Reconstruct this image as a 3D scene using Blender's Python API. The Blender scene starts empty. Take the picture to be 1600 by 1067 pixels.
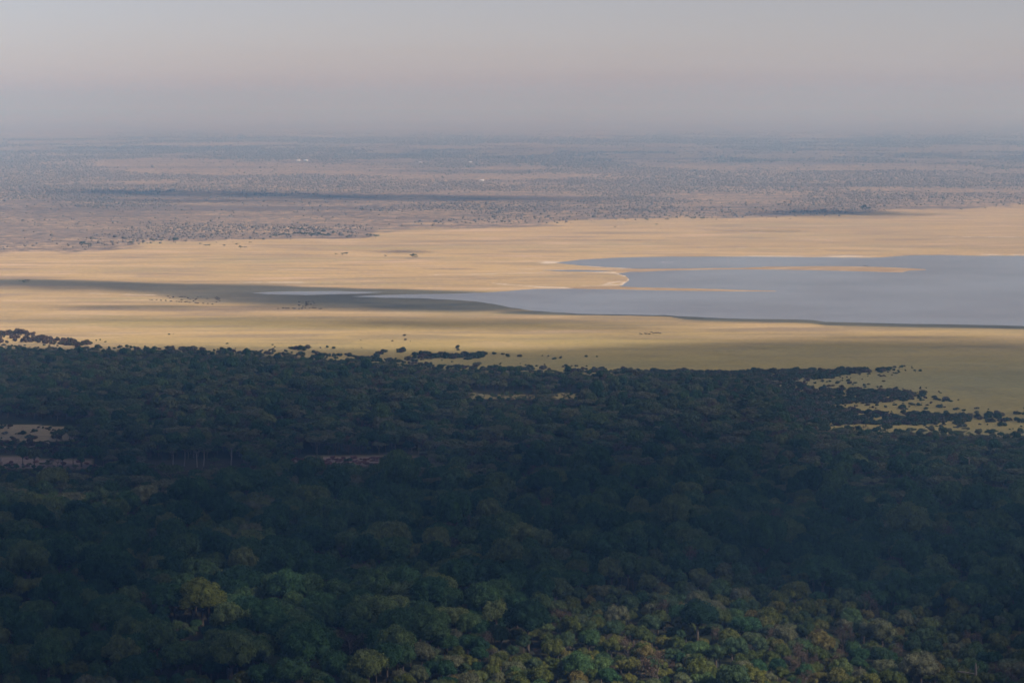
import bpy, bmesh, math
import numpy as np
from mathutils import Vector, Matrix, Euler

# ------------------------------------------------------------------ camera
H_CAM = 250.0            # viewpoint on the escarpment, metres above the plain
F_PX = 3780.0            # focal length in photo pixels (1600 px wide) ~ 85 mm lens
HORIZON = 155.0
PITCH = math.atan((533.5 - HORIZON) / F_PX)
sc = bpy.context.scene
cam_d = bpy.data.cameras.new('camera')
cam_d.sensor_width = 36.0
cam_d.lens = 36.0 * F_PX / 1600.0
cam_d.clip_start = 1.0
cam_d.clip_end = 200000.0
cam = bpy.data.objects.new('camera', cam_d)
sc.collection.objects.link(cam)
cam.location = (0, 0, H_CAM)
cam.rotation_euler = (math.radians(90) - PITCH, 0, 0)
sc.camera = cam

# ------------------------------------------------------------------ sky and sun
SUN_EL = math.radians(36)
SUN_AZ = math.radians(122)          # clockwise from +Y: to the right and a little behind the viewpoint
SUN = np.array([math.cos(SUN_EL) * math.sin(SUN_AZ), math.cos(SUN_EL) * math.cos(SUN_AZ), math.sin(SUN_EL)])
w = bpy.data.worlds.new('World')
sc.world = w
w.use_nodes = True
nt = w.node_tree
nt.nodes.clear()
sky = nt.nodes.new('ShaderNodeTexSky')
sky.sky_type = 'NISHITA'
sky.sun_disc = False
sky.sun_elevation = SUN_EL
sky.sun_rotation = SUN_AZ
sky.altitude = 1000
sky.air_density = 1.0
sky.dust_density = 0.7
sky.ozone_density = 2.0
bg = nt.nodes.new('ShaderNodeBackground')
bg.inputs['Strength'].default_value = 0.085
hs = nt.nodes.new('ShaderNodeHueSaturation')
hs.inputs['Saturation'].default_value = 0.68
out = nt.nodes.new('ShaderNodeOutputWorld')
nt.links.new(sky.outputs[0], hs.inputs['Color'])
tint = nt.nodes.new('ShaderNodeMix'); tint.data_type = 'RGBA'; tint.blend_type = 'MULTIPLY'; tint.inputs[0].default_value = 1.0
tint.inputs[7].default_value = (.985, .945, 1.12, 1)      # a dusty lilac veil, the same all over the sky
nt.links.new(hs.outputs[0], tint.inputs[6])
nt.links.new(tint.outputs[2], bg.inputs['Color'])
nt.links.new(bg.outputs[0], out.inputs['Surface'])

sun_d = bpy.data.lights.new('sun', 'SUN')
sun_d.energy = 5.0
sun_d.angle = math.radians(1.0)
sun_d.color = (1.0, 0.955, 0.885)
sun = bpy.data.objects.new('sun', sun_d)
sc.collection.objects.link(sun)
sun.location = (0, 0, 3000)
sun.rotation_euler = Vector(SUN).to_track_quat('Z', 'Y').to_euler()

sc.view_settings.view_transform = 'Standard'
sc.view_settings.look = 'None'
sc.view_settings.exposure = 0.0
sc.view_settings.gamma = 1.0
sc.view_settings.use_curve_mapping = False
sc.render.engine = 'CYCLES'
cy = sc.cycles
cy.max_bounces = 4
cy.diffuse_bounces = 2
cy.glossy_bounces = 2
cy.transmission_bounces = 2
cy.volume_bounces = 0
cy.transparent_max_bounces = 4
cy.use_denoising = True
cy.caustics_reflective = False
cy.caustics_refractive = False

RNG = np.random.default_rng(7)
COL = sc.collection

# ------------------------------------------------------------------ helpers
_ct, _st = math.cos(PITCH), math.sin(PITCH)
def ground(px, py, z=0.0):
    """world x, y of the point of the plain that stands at (px, py) of the 1600 px photograph"""
    px = np.asarray(px, float); py = np.asarray(py, float)
    u = (px - 800.0) / F_PX; v = (533.5 - py) / F_PX
    dy = _ct + v * _st; dz = -_st + v * _ct
    t = (H_CAM - z) / -dz
    return u * t, dy * t
def photo(x, y, z=0.0):
    x = np.asarray(x, float); y = np.asarray(y, float); zz = z - H_CAM
    f = y * _ct - zz * _st; up = y * _st + zz * _ct
    f = np.maximum(f, 1e-3)
    return 800 + F_PX * x / f, 533.5 - F_PX * up / f

def hash2(ix, iy, seed):
    n = (ix.astype(np.int64) * 374761393 + iy.astype(np.int64) * 668265263 + seed * 974634777) & 0x7fffffff
    n = ((n ^ (n >> 13)) * 1274126177) & 0x7fffffff
    return ((n ^ (n >> 16)) & 0xffff) / 65535.0
def vnoise(x, y, seed=0):
    ix = np.floor(x); iy = np.floor(y); fx = x - ix; fy = y - iy
    fx = fx * fx * (3 - 2 * fx); fy = fy * fy * (3 - 2 * fy)
    a = hash2(ix, iy, seed); b = hash2(ix + 1, iy, seed); c = hash2(ix, iy + 1, seed); d = hash2(ix + 1, iy + 1, seed)
    return (a * (1 - fx) + b * fx) * (1 - fy) + (c * (1 - fx) + d * fx) * fy
def fbm(x, y, seed=0, o=4):
    s = 0; a = .5; t = 0
    for k in range(o):
        s = s + a * vnoise(x * 2 ** k, y * 2 ** k, seed + k); t += a; a *= .5
    return s / t
def sstep(a, b, x):
    t = np.clip((x - a) / (b - a), 0, 1)
    return t * t * (3 - 2 * t)
def inpoly(px, py, poly):
    px = np.asarray(px, float); py = np.asarray(py, float)
    r = np.zeros(px.shape, bool); n = len(poly)
    for i in range(n):
        x0, y0 = poly[i]; x1, y1 = poly[(i + 1) % n]
        if y0 == y1: continue
        c = ((y0 > py) != (y1 > py)) & (px < (x1 - x0) * (py - y0) / (y1 - y0) + x0)
        r ^= c
    return r
def soft_ell(px, py, cx, cy_, rx, ry, soft=.35):
    d = np.sqrt(((px - cx) / rx) ** 2 + ((py - cy_) / ry) ** 2)
    return 1 - sstep(1 - soft, 1 + soft, d)

def tag(o, label=None, cat=None, group=None, kind=None):
    if label: o['label'] = label
    if cat: o['category'] = cat
    if group: o['group'] = group
    if kind: o['kind'] = kind
    return o
def mesh_from(name, V, F, mats=(), mi=None, smooth=False):
    me = bpy.data.meshes.new(name)
    V = np.asarray(V, np.float32)
    if isinstance(F, np.ndarray):
        k = F.shape[1]; n = F.shape[0]
        me.vertices.add(len(V)); me.vertices.foreach_set('co', V.ravel())
        me.loops.add(n * k); me.loops.foreach_set('vertex_index', F.astype(np.int32).ravel())
        me.polygons.add(n)
        me.polygons.foreach_set('loop_start', np.arange(0, n * k, k, dtype=np.int32))
    else:
        me.from_pydata([tuple(map(float, v)) for v in V], [], [tuple(map(int, f)) for f in F])
    for m in mats: me.materials.append(m)
    if mi is not None: me.polygons.foreach_set('material_index', np.asarray(mi, np.int32))
    me.update(calc_edges=True)
    if smooth: me.polygons.foreach_set('use_smooth', np.ones(len(me.polygons), bool))
    return me
def obj(name, me, parent=None, loc=None, rot=None, scl=None):
    o = bpy.data.objects.new(name, me)
    COL.objects.link(o)
    if parent: o.parent = parent
    if loc is not None: o.location = loc
    if rot is not None: o.rotation_euler = rot
    if scl is not None: o.scale = scl
    return o

class Geo:
    def __init__(s): s.V = []; s.F = []; s.n = 0
    def add(s, V, F):
        V = np.asarray(V, float).reshape(-1, 3); F = np.asarray(F, int).reshape(-1, 3)
        s.V.append(V); s.F.append(F + s.n); s.n += len(V)
    def tube(s, pts, rad, k=6):
        pts = np.asarray(pts, float); m = len(pts)
        ring = []
        for i in range(m):
            t = pts[min(i + 1, m - 1)] - pts[max(i - 1, 0)]; t /= (np.linalg.norm(t) + 1e-9)
            a = np.cross(t, [0.31, 0.95, 0.05] if abs(t[2]) > .7 else [0, 0, 1.]); a /= np.linalg.norm(a) + 1e-9
            b = np.cross(t, a)
            ang = np.arange(k) * 2 * math.pi / k
            ring.append(pts[i] + rad[i] * (np.cos(ang)[:, None] * a + np.sin(ang)[:, None] * b))
        V = np.concatenate(ring); F = []
        for i in range(m - 1):
            for j in range(k):
                a = i * k + j; b = i * k + (j + 1) % k; c = a + k; d = b + k
                F += [(a, b, d), (a, d, c)]
        for j in range(1, k - 1):
            F.append((0, j + 1, j)); F.append(((m - 1) * k, (m - 1) * k + j, (m - 1) * k + j + 1))
        s.add(V, F)
    def mesh(s, name, mats, smooth=False):
        return mesh_from(name, np.concatenate(s.V), np.concatenate(s.F), mats, None, smooth)

def icosphere(sub):
    bm = bmesh.new(); bmesh.ops.create_icosphere(bm, subdivisions=sub, radius=1)
    V = np.array([v.co[:] for v in bm.verts]); F = np.array([[v.index for v in f.verts] for f in bm.faces]); bm.free()
    return V, F
ICO1, ICO2 = icosphere(1), icosphere(2)

# ------------------------------------------------------------------ materials
def new_mat(name):
    m = bpy.data.materials.new(name); m.use_nodes = True
    m.node_tree.nodes.clear()
    return m, m.node_tree.nodes, m.node_tree.links
def ramp(N, stops, interp='LINEAR'):
    r = N.new('ShaderNodeValToRGB'); r.color_ramp.interpolation = interp
    e = r.color_ramp.elements
    while len(e) < len(stops): e.new(0.5)
    for i, (p, c) in enumerate(stops):
        e[i].position = p; e[i].color = (*c, 1)
    return r
def leaf_mat(name, stops, vary=.45, trans=.32, scale=.5, gain=1.0):
    """foliage: one tint for each plant out of `stops`, mottled from clump to clump"""
    m, N, L = new_mat(name)
    oi = N.new('ShaderNodeObjectInfo')
    r = ramp(N, [(p, tuple(v * gain for v in c)) for p, c in stops]); L.new(oi.outputs['Random'], r.inputs[0])
    tc = N.new('ShaderNodeTexCoord')
    no = N.new('ShaderNodeTexNoise'); no.inputs['Scale'].default_value = scale; no.inputs['Detail'].default_value = 3
    L.new(tc.outputs['Object'], no.inputs['Vector'])
    mr = N.new('ShaderNodeMapRange'); mr.inputs[1].default_value = .3; mr.inputs[2].default_value = .7
    mr.inputs[3].default_value = 1 - vary; mr.inputs[4].default_value = 1 + vary
    L.new(no.outputs[0], mr.inputs[0])
    mx = N.new('ShaderNodeVectorMath'); mx.operation = 'SCALE'
    L.new(r.outputs[0], mx.inputs[0]); L.new(mr.outputs[0], mx.inputs['Scale'])
    d = N.new('ShaderNodeBsdfDiffuse'); t = N.new('ShaderNodeBsdfTranslucent')
    L.new(mx.outputs[0], d.inputs[0]); L.new(mx.outputs[0], t.inputs[0])
    mix = N.new('ShaderNodeMixShader'); mix.inputs[0].default_value = trans
    L.new(d.outputs[0], mix.inputs[1]); L.new(t.outputs[0], mix.inputs[2])
    o = N.new('ShaderNodeOutputMaterial'); L.new(mix.outputs[0], o.inputs[0])
    return m
def plain_mat(name, col, rough=.9, vary=.25, scale=2.0, spec=.2):
    m, N, L = new_mat(name)
    tc = N.new('ShaderNodeTexCoord')
    no = N.new('ShaderNodeTexNoise'); no.inputs['Scale'].default_value = scale; no.inputs['Detail'].default_value = 4
    L.new(tc.outputs['Object'], no.inputs['Vector'])
    r = ramp(N, [(.3, tuple(c * (1 - vary) for c in col)), (.7, tuple(min(1, c * (1 + vary)) for c in col))])
    L.new(no.outputs[0], r.inputs[0])
    p = N.new('ShaderNodeBsdfPrincipled'); p.inputs['Roughness'].default_value = rough
    p.inputs['Specular IOR Level'].default_value = spec
    L.new(r.outputs[0], p.inputs['Base Color'])
    o = N.new('ShaderNodeOutputMaterial'); L.new(p.outputs[0], o.inputs[0])
    return m

M_DARK = leaf_mat('dark_green_leaves', [(0, (.011, .026, .012)), (.4, (.020, .042, .016)), (.8, (.036, .055, .019)), (1, (.058, .066, .023))], gain=3.0)
M_LIGHT = leaf_mat('light_green_leaves', [(0, (.056, .076, .020)), (.5, (.084, .096, .024)), (.8, (.11, .112, .028)), (1, (.13, .105, .036))], gain=1.5)
M_OLIVE = leaf_mat('olive_fine_leaves', [(0, (.020, .036, .016)), (.5, (.040, .056, .024)), (.8, (.068, .071, .036)), (1, (.068, .068, .038))], gain=2.5)
M_BROWN = leaf_mat('dry_brown_twigs', [(0, (.062, .050, .038)), (.5, (.085, .062, .046)), (1, (.11, .076, .052))], trans=.1, gain=1.3)
M_YELLOW = leaf_mat('yellow_green_leaves', [(0, (.125, .14, .03)), (1, (.13, .145, .03))], gain=1.2)
M_DEEP = leaf_mat('deep_green_leaves', [(0, (.022, .050, .026)), (1, (.026, .056, .028))])
M_SHRUB = leaf_mat('shrub_leaves', [(0, (.020, .036, .018)), (.5, (.030, .044, .022)), (.85, (.050, .050, .032)), (1, (.066, .056, .042))], gain=2.7)
M_RED = leaf_mat('reddish_dry_shrub', [(0, (.20, .105, .085)), (1, (.26, .14, .11))], trans=.1)
M_SCRUB = leaf_mat('dry_scrub_leaves', [(0, (.060, .060, .042)), (.5, (.085, .074, .055)), (1, (.12, .095, .070))], scale=.02, vary=.55)
M_BARK = plain_mat('grey_brown_bark', (.11, .085, .065))
M_PALE = plain_mat('pale_bark', (.22, .20, .16))
M_BLEACH = plain_mat('bleached_wood', (.17, .15, .13))
M_FEVER = plain_mat('yellowish_bark', (.15, .14, .09))

# ------------------------------------------------------------------ ground sheet
SCRUB_EDGE = [(-900, 398), (-200, 398), (0, 395), (100, 391), (200, 383), (300, 376), (480, 371), (560, 367), (590, 356), (700, 352), (800, 351), (1000, 345),
              (1100, 341), (1210, 341), (1330, 336), (1400, 327), (1500, 322), (1600, 319), (2500, 312)]
FOREST_EDGE = [(-900, 534), (-200, 536), (0, 538), (150, 542), (300, 546), (450, 549), (560, 557), (650, 567), (760, 572), (900, 575), (1010, 576), (1090, 579),
               (1180, 585), (1215, 600), (1230, 640), (1290, 662), (1440, 669), (1600, 673), (2500, 680)]
def edge_y(px, pts):
    a = np.array(pts, float)
    return np.interp(px, a[:, 0], a[:, 1])

CLEARINGS = [  # open ground inside the wood (photo outline at ground level)
    [(-160, 657), (60, 657), (140, 662), (140, 682), (60, 694), (-160, 694)],
    [(-160, 708), (20, 709), (165, 714), (160, 728), (-160, 733)],
    [(455, 713), (560, 710), (668, 712), (664, 727), (455, 727)],
    [(225, 719), (380, 716), (380, 730), (225, 732)],
    [(735, 611), (832, 611), (835, 617), (735, 618)], [(860, 612), (903, 612), (903, 618), (860, 618)],
]
def ground_z(x, y):
    r = np.clip(1 - np.sqrt((x * .25) ** 2 + np.maximum(y, 0) ** 2) / 760.0, 0, 1)
    r = np.where(y < 0, 1 + np.minimum(-y / 3000.0, .4), r)
    return (H_CAM - 3.0) * np.where(y < 0, r, r ** 2.4)

def build_ground():
    pys = np.concatenate([np.arange(171.0, 320, 1.0), np.arange(320, 560, .8), np.arange(560, 700, 1.6), np.arange(700, 1150, 5)])
    D = ground(800, pys)[1]
    D = np.concatenate([D, np.linspace(D[-1] - 25, 0, 34), np.array([-40, -120, -400, -1200, -4000])])
    s = np.concatenate([-np.geomspace(3.0, .30, 16), np.linspace(-.28, .28, 260), np.geomspace(.30, 3.0, 16)])
    W = np.maximum(D, 900.0)
    X = s[None, :] * W[:, None]; Y = np.repeat(D[:, None], len(s), 1)
    Z = ground_z(X, Y)
    n, m = X.shape
    V = np.stack([X, Y, Z], -1).reshape(-1, 3)
    idx = np.arange(n * m).reshape(n, m)
    F = np.stack([idx[:-1, :-1], idx[1:, :-1], idx[1:, 1:], idx[:-1, 1:]], -1).reshape(-1, 4)
    F = F[:, ::-1] if True else F
    PX, PY = photo(X, np.maximum(Y, 200.0))
    far = Y > 200
    nz = fbm(X / 160.0, Y / 260.0, 3) - .5
    nb = fbm(X / 600.0, Y / 900.0, 8) - .5
    scrub = sstep(-10, 9, edge_y(PX, SCRUB_EDGE) - PY + nz * 34 * np.clip((PY - 155) / 220, .1, 2)) * far * (1 - .45 * sstep(9000, 30000, Y))
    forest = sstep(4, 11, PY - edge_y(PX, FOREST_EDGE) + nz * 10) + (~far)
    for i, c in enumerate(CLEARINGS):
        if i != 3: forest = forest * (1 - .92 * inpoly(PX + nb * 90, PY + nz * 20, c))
    # wet mud and marsh west of the water
    def band(x0, x1, y0, y1, fx, fy):
        return sstep(x0 - fx, x0 + fx, PX) * (1 - sstep(x1 - fx, x1 + fx, PX)) * sstep(y0 - fy, y0 + fy, PY) * (1 - sstep(y1 - fy, y1 + fy, PY))
    wob = nz * 10
    top = np.interp(PX, [-300, 0, 150, 300, 420, 600, 780, 860], [435, 436, 440, 444, 447, 452, 456, 458])
    bot = np.interp(PX, [-300, 0, 150, 240, 300, 420, 600, 720, 860, 960], [452, 452, 457, 464, 474, 481, 488, 491, 489, 488])
    wet = sstep(-4.0, 3.0, PY - top + wob * .6) * (1 - sstep(-12, 6, PY - bot + wob * .9)) * (.85 + .15 * sstep(250, 520, PX)) * (1 - sstep(840, 950, PX)) * sstep(-500, 260, PX + 200)
    wet = np.maximum(wet * .8, wet * soft_ell(PX, PY, 690, 472, 190, 17, .5))
    shore = np.interp(PX, [600, 760, 860, 950, 1040, 1060, 1130, 1270, 1290, 1400, 1550, 1600, 1750], [484, 488, 489, 491, 492.5, 494, 497.5, 500, 503, 505.5, 508, 509.5, 511])
    thick = np.interp(PX, [600, 850, 950, 1050, 1070, 1250, 1280, 1600, 1800], [1, 3, 2.0, 2.2, 5, 5, 5.5, 5, 5])
    wet = np.maximum(wet, (1 - sstep(thick * .7, thick * 1.25, PY - shore + wob * .12)) * sstep(-4, -2, PY - shore) * sstep(700, 850, PX))
    wet = np.maximum(wet, .45 * (1 - sstep(5, 12, PY - shore + wob * .3)) * sstep(-4, -2, PY - shore) * sstep(800, 950, PX))
    wet = np.maximum(wet, .5 * band(90, 330, 476, 483, 80, 2.5))
    wet = np.maximum(wet, .55 * soft_ell(PX, PY, 40, 441, 18, 3.5))
    # pale salt crust along the far shore and the flats
    salt = np.zeros_like(PX)
    fr = fbm(X / 14.0, Y / 60.0, 61) - .5
    for line, t in [([(812, 408.3), (840, 408), (870, 409.8), (905, 414.3), (960, 418.6), (1050, 419.8), (1200, 416.6)], 1.0), ([(820, 409.6), (880, 411.5)], 1.5),
                    ([(780, 420), (850, 421.3), (900, 423.4), (960, 426.3), (977, 430), (984, 437), (974, 444.5), (940, 446.3), (905, 446.6)], 1.0), ([(940, 445), (972, 439)], 1.6),
                    ([(745, 440), (790, 444.5), (850, 448.7), (900, 450), (970, 449)], .9), ([(660, 430), (800, 427.5), (880, 424.5)], .5), ([(330, 442), (420, 441), (520, 441.5)], .7), ([(120, 457.5), (180, 460), (250, 461)], .5),
                    ([(1050, 400.4), (1180, 400.3), (1300, 401), (1370, 402)], .6), ([(1290, 399), (1370, 401)], .9), ([(1470, 397.6), (1600, 398.3), (1900, 398)], .8), ([(1080, 385), (1300, 391)], .5), ([(1420, 370), (1700, 371)], .6)]:
        a = np.array(line, float); n_ = len(a); best = np.full(PX.shape, 99.)
        for k in range(n_ - 1):
            p, q = a[k] * [.3, 1], a[k + 1] * [.3, 1]; dv = q - p
            u = np.clip(((PX * .3 - p[0]) * dv[0] + (PY - p[1]) * dv[1]) / (dv @ dv), 0, 1)
            tap = np.clip(np.minimum((k + u) / n_, (n_ - 1 - k - u) / n_) * 4, .25, 1)
            best = np.minimum(best, np.hypot(PX * .3 - p[0] - u * dv[0], PY - p[1] - u * dv[1]) / tap)
        salt = np.maximum(salt, (1 - sstep(t * .4, t * 2.0, best)) * np.clip(.85 + fr * 1.6, 0, 1))
    # green grass near the wood, straw further out
    green = sstep(495, 575, PY + nb * 50 + (PX - 800) * .018)
    green = np.maximum(green, .85 * soft_ell(PX, PY, 1330, 545, 260, 13, .6))
    green = np.maximum(green, .6 * soft_ell(PX, PY, 380, 503, 330, 7, .8))
    green = np.maximum(green, .7 * soft_ell(PX, PY, 700, 509, 330, 8, .8)) * far
    bare = np.zeros_like(PX)
    for i, c in enumerate(CLEARINGS): bare = np.maximum(bare, inpoly(PX + nb * 90, PY + nz * 20, c) * (1.0 if i in (1, 2) else .55 if i == 0 else 0))
    me = mesh_from('ground', V, F, [], None, True)
    for nm, a in (('scrub', scrub), ('forest', np.clip(forest, 0, 1)), ('wet', wet * far), ('salt', salt * far), ('green', green), ('bare', bare)):
        at = me.attributes.new(nm, 'FLOAT', 'POINT'); at.data.foreach_set('value', np.asarray(a, np.float32).ravel())
    return me

def ground_mat():
    m, N, L = new_mat('plain_soil_and_grass')
    geo = N.new('ShaderNodeNewGeometry')
    def noise(scale, detail=5, rough=.55, vec=None):
        t = N.new('ShaderNodeTexNoise'); t.inputs['Scale'].default_value = scale
        t.inputs['Detail'].default_value = detail; t.inputs['Roughness'].default_value = rough
        L.new(vec or geo.outputs['Position'], t.inputs['Vector']); return t.outputs[0]
    mp = N.new('ShaderNodeMapping'); mp.inputs['Rotation'].default_value = (0, 0, .06); mp.inputs['Scale'].default_value = (.35, 1, 1)
    L.new(geo.outputs['Position'], mp.inputs[0])
    big = noise(.0022, 5, .6, mp.outputs[0]); mid = noise(.012, 6, .6, mp.outputs[0]); fine = noise(.14, 6, .7)
    def attr(n):
        a = N.new('ShaderNodeAttribute'); a.attribute_name = n; return a.outputs['Fac']
    def mth(op, a, b, clamp=False):
        x = N.new('ShaderNodeMath'); x.operation = op; x.use_clamp = clamp
        for i, v in enumerate((a, b)):
            if isinstance(v, (int, float)): x.inputs[i].default_value = v
            else: L.new(v, x.inputs[i])
        return x.outputs[0]
    def mrange(v, a, b, c=0., d=1.):
        x = N.new('ShaderNodeMapRange'); x.interpolation_type = 'SMOOTHSTEP'
        for i, q in enumerate((a, b, c, d)): x.inputs[i + 1].default_value = q
        L.new(v, x.inputs[0]); return x.outputs[0]
    def mix(f, a, b):
        x = N.new('ShaderNodeMix'); x.data_type = 'RGBA'
        if isinstance(f, (int, float)): x.inputs[0].default_value = f
        else: L.new(f, x.inputs[0])
        for i, v in ((6, a), (7, b)):
            if isinstance(v, tuple): x.inputs[i].default_value = (*v, 1)
            else: L.new(v, x.inputs[i])
        return x.outputs[2]
    straw = mix(mrange(big, .35, .65), (.52, .38, .185), (.44, .325, .17))
    mp2 = N.new('ShaderNodeMapping'); mp2.inputs['Rotation'].default_value = (0, 0, -.05); mp2.inputs['Scale'].default_value = (.16, 1, 1)
    L.new(geo.outputs['Position'], mp2.inputs[0])
    strk = noise(.028, 5, .6, mp2.outputs[0])
    straw = mix(mrange(mid, .52, .66), straw, (.34, .255, .165))
    straw = mix(mrange(noise(.0065, 5, .65, mp.outputs[0]), .50, .64, 0., .65), straw, (.37, .31, .165))
    straw = mix(mrange(noise(.06, 4, .7, mp.outputs[0]), .52, .62, 0., .5), straw, (.36, .27, .17))
    straw = mix(mrange(strk, .52, .64, 0., .9), straw, (.33, .25, .175))
    straw = mix(mrange(strk, .46, .34, 0., .7), straw, (.57, .43, .27))
    straw = mix(mrange(mid, .44, .30), straw, (.56, .41, .26))
    grass = mix(mrange(big, .35, .65), (.36, .288, .10), (.28, .255, .115))
    grass = mix(mrange(mid, .50, .72, 0., .28), grass, (.22, .205, .095))
    grass = mix(mrange(strk, .5, .66, 0., .3), grass, (.23, .21, .10))
    base = mix(mth('ADD', attr('green'), mth('MULTIPLY', mth('SUBTRACT', mid, .5), .16), True), straw, grass)
    scrubc = mix(mrange(mid, .42, .62), (.47, .345, .22), (.27, .205, .16))
    scrubc = mix(mrange(big, .48, .66), scrubc, (.22, .17, .14))
    mot = noise(.045, 5, .7)
    scrubc = mix(mrange(mot, .44, .60), scrubc, (.13, .105, .09))
    scrubc = mix(mrange(fine, .5, .66), scrubc, (.12, .10, .085))
    sf = mrange(mth('ADD', attr('scrub'), mth('MULTIPLY', mth('SUBTRACT', mid, .5), .9)), .35, .65)
    base = mix(sf, base, scrubc)
    base = mix(mrange(mth('ADD', attr('wet'), mth('MULTIPLY', mth('SUBTRACT', mid, .5), .45)), .12, .85), base,
               mix(mrange(mid, .4, .6), (.085, .092, .082), (.145, .142, .108)))
    base = mix(mrange(mth('ADD', attr('salt'), mth('MULTIPLY', mth('SUBTRACT', fine, .5), 1.1)), .30, .95), base, (.63, .54, .43))
    base = mix(attr('bare'), base, mix(mrange(mid, .4, .62), (.36, .265, .19), (.25, .18, .14)))
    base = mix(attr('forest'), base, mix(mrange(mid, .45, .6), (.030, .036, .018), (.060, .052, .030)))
    fm = N.new('ShaderNodeVectorMath'); fm.operation = 'SCALE'
    L.new(base, fm.inputs[0]); L.new(mrange(fine, .25, .75, .84, 1.16), fm.inputs['Scale'])
    p = N.new('ShaderNodeBsdfDiffuse'); p.inputs['Roughness'].default_value = .5
    L.new(fm.outputs[0], p.inputs[0])
    o = N.new('ShaderNodeOutputMaterial'); L.new(p.outputs[0], o.inputs[0])
    return m
gme = build_ground()
gme.materials.append(ground_mat())
tag(obj('ground', gme), 'flat rift valley floor of straw grass, scrub and dark mud', kind='structure')

# ------------------------------------------------------------------ lake and sand spits
def outline(pts, step_px=4.0, amp=.35, seed=1, closed=True):
    pts = np.array(pts, float); q = []
    n = len(pts)
    for i in range(n if closed else n - 1):
        a, b = pts[i], pts[(i + 1) % n]
        k = max(1, int(np.linalg.norm((b - a) * [1, 3]) / step_px))
        for j in range(k): q.append(a + (b - a) * j / k)
    q = np.array(q)
    t = np.arange(len(q))
    ny = (fbm(q[:, 0] / 26.0, q[:, 1] / 5.0, seed) - .5) * 2 + (fbm(q[:, 0] / 7.0, q[:, 1] / 2.0, seed + 9) - .5)
    nx = (fbm(q[:, 0] / 9.0 + 40, q[:, 1] / 3.0, seed + 5) - .5) * 2
    q[:, 1] += ny * amp; q[:, 0] += nx * amp * 5
    return q
def sheet(name, pts, z, mat, amp=.35, seed=1):
    q = outline(pts, 4.0, amp, seed)
    x, y = ground(q[:, 0], q[:, 1], z)
    bm = bmesh.new()
    vs = [bm.verts.new((a, b, z)) for a, b in zip(x, y)]
    f = bm.faces.new(vs)
    bmesh.ops.triangulate(bm, faces=[f])
    bmesh.ops.recalc_face_normals(bm, faces=bm.faces)
    if sum(fc.normal.z for fc in bm.faces) < 0: bmesh.ops.reverse_faces(bm, faces=bm.faces)
    me = bpy.data.meshes.new(name); bm.to_mesh(me); bm.free()
    me.materials.append(mat)
    return obj(name, me)
def water_mat():
    m, N, L = new_mat('shallow_lake_water')
    geo = N.new('ShaderNodeNewGeometry')
    n1 = N.new('ShaderNodeTexNoise'); n1.inputs['Scale'].default_value = .35; n1.inputs['Detail'].default_value = 4
    n2 = N.new('ShaderNodeTexNoise'); n2.inputs['Scale'].default_value = .004; n2.inputs['Detail'].default_value = 5
    L.new(geo.outputs['Position'], n1.inputs['Vector']); L.new(geo.outputs['Position'], n2.inputs['Vector'])
    b = N.new('ShaderNodeBump'); b.inputs['Strength'].default_value = .25; b.inputs['Distance'].default_value = .12
    L.new(n1.outputs[0], b.inputs['Height'])
    r = ramp(N, [(.3, (.14, .14, .145)), (.7, (.165, .16, .16))]); L.new(n2.outputs[0], r.inputs[0])
    rr = N.new('ShaderNodeMapRange'); rr.inputs[1].default_value = .35; rr.inputs[2].default_value = .65
    rr.inputs[3].default_value = .12; rr.inputs[4].default_value = .22; L.new(n2.outputs[0], rr.inputs[0])
    p = N.new('ShaderNodeBsdfPrincipled'); p.inputs['IOR'].default_value = 1.33
    L.new(rr.outputs[0], p.inputs['Roughness']); L.new(r.outputs[0], p.inputs['Base Color']); L.new(b.outputs[0], p.inputs['Normal'])
    o = N.new('ShaderNodeOutputMaterial'); L.new(p.outputs[0], o.inputs[0])
    return m
M_WATER = water_mat()
LAKE = [(868, 410.5), (905, 406), (965, 402.7), (1050, 401), (1187, 401.2), (1290, 402), (1359, 402.8), (1394, 401), (1425, 398.6), (1470, 398.6), (1531, 400), (1600, 400), (1800, 400.5), (2300, 402),
        (2300, 519), (1750, 511.5), (1600, 509.5), (1550, 508), (1400, 505.5), (1290, 503), (1270, 500), (1130, 497.5), (1060, 494), (1040, 492.5), (950, 491.2), (900, 490), (857, 487.5), (825, 484.5), (800, 481),
        (772, 475), (740, 470.5), (700, 468), (650, 465.8), (600, 465.3), (550, 463.6), (575, 462), (600, 461), (650, 459.6), (700, 459), (750, 457.5), (795, 454.5), (837, 451.2), (900, 451), (960, 449.5),
        (972, 446), (984, 438), (978, 431), (966, 427.5), (985, 424.5), (1020, 422), (965, 418), (907, 415.2)]
lake = tag(sheet('lake', LAKE, .08, M_WATER, .45, 2), 'calm grey lake with a long western arm', kind='structure')
PUDDLES = [[(392, 457.5), (440, 455.5), (520, 455), (600, 456.5), (560, 459), (480, 461), (420, 460)], [(845, 422.5), (900, 421.8), (965, 423.6), (930, 424.8), (880, 424.2)]]
for i, p in enumerate(PUDDLES):
    o = sheet('water', p, .07 + .01 * i, M_WATER, .22, 20 + i); tag(o, 'shallow water lying on the mud flat', kind='structure')

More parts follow.
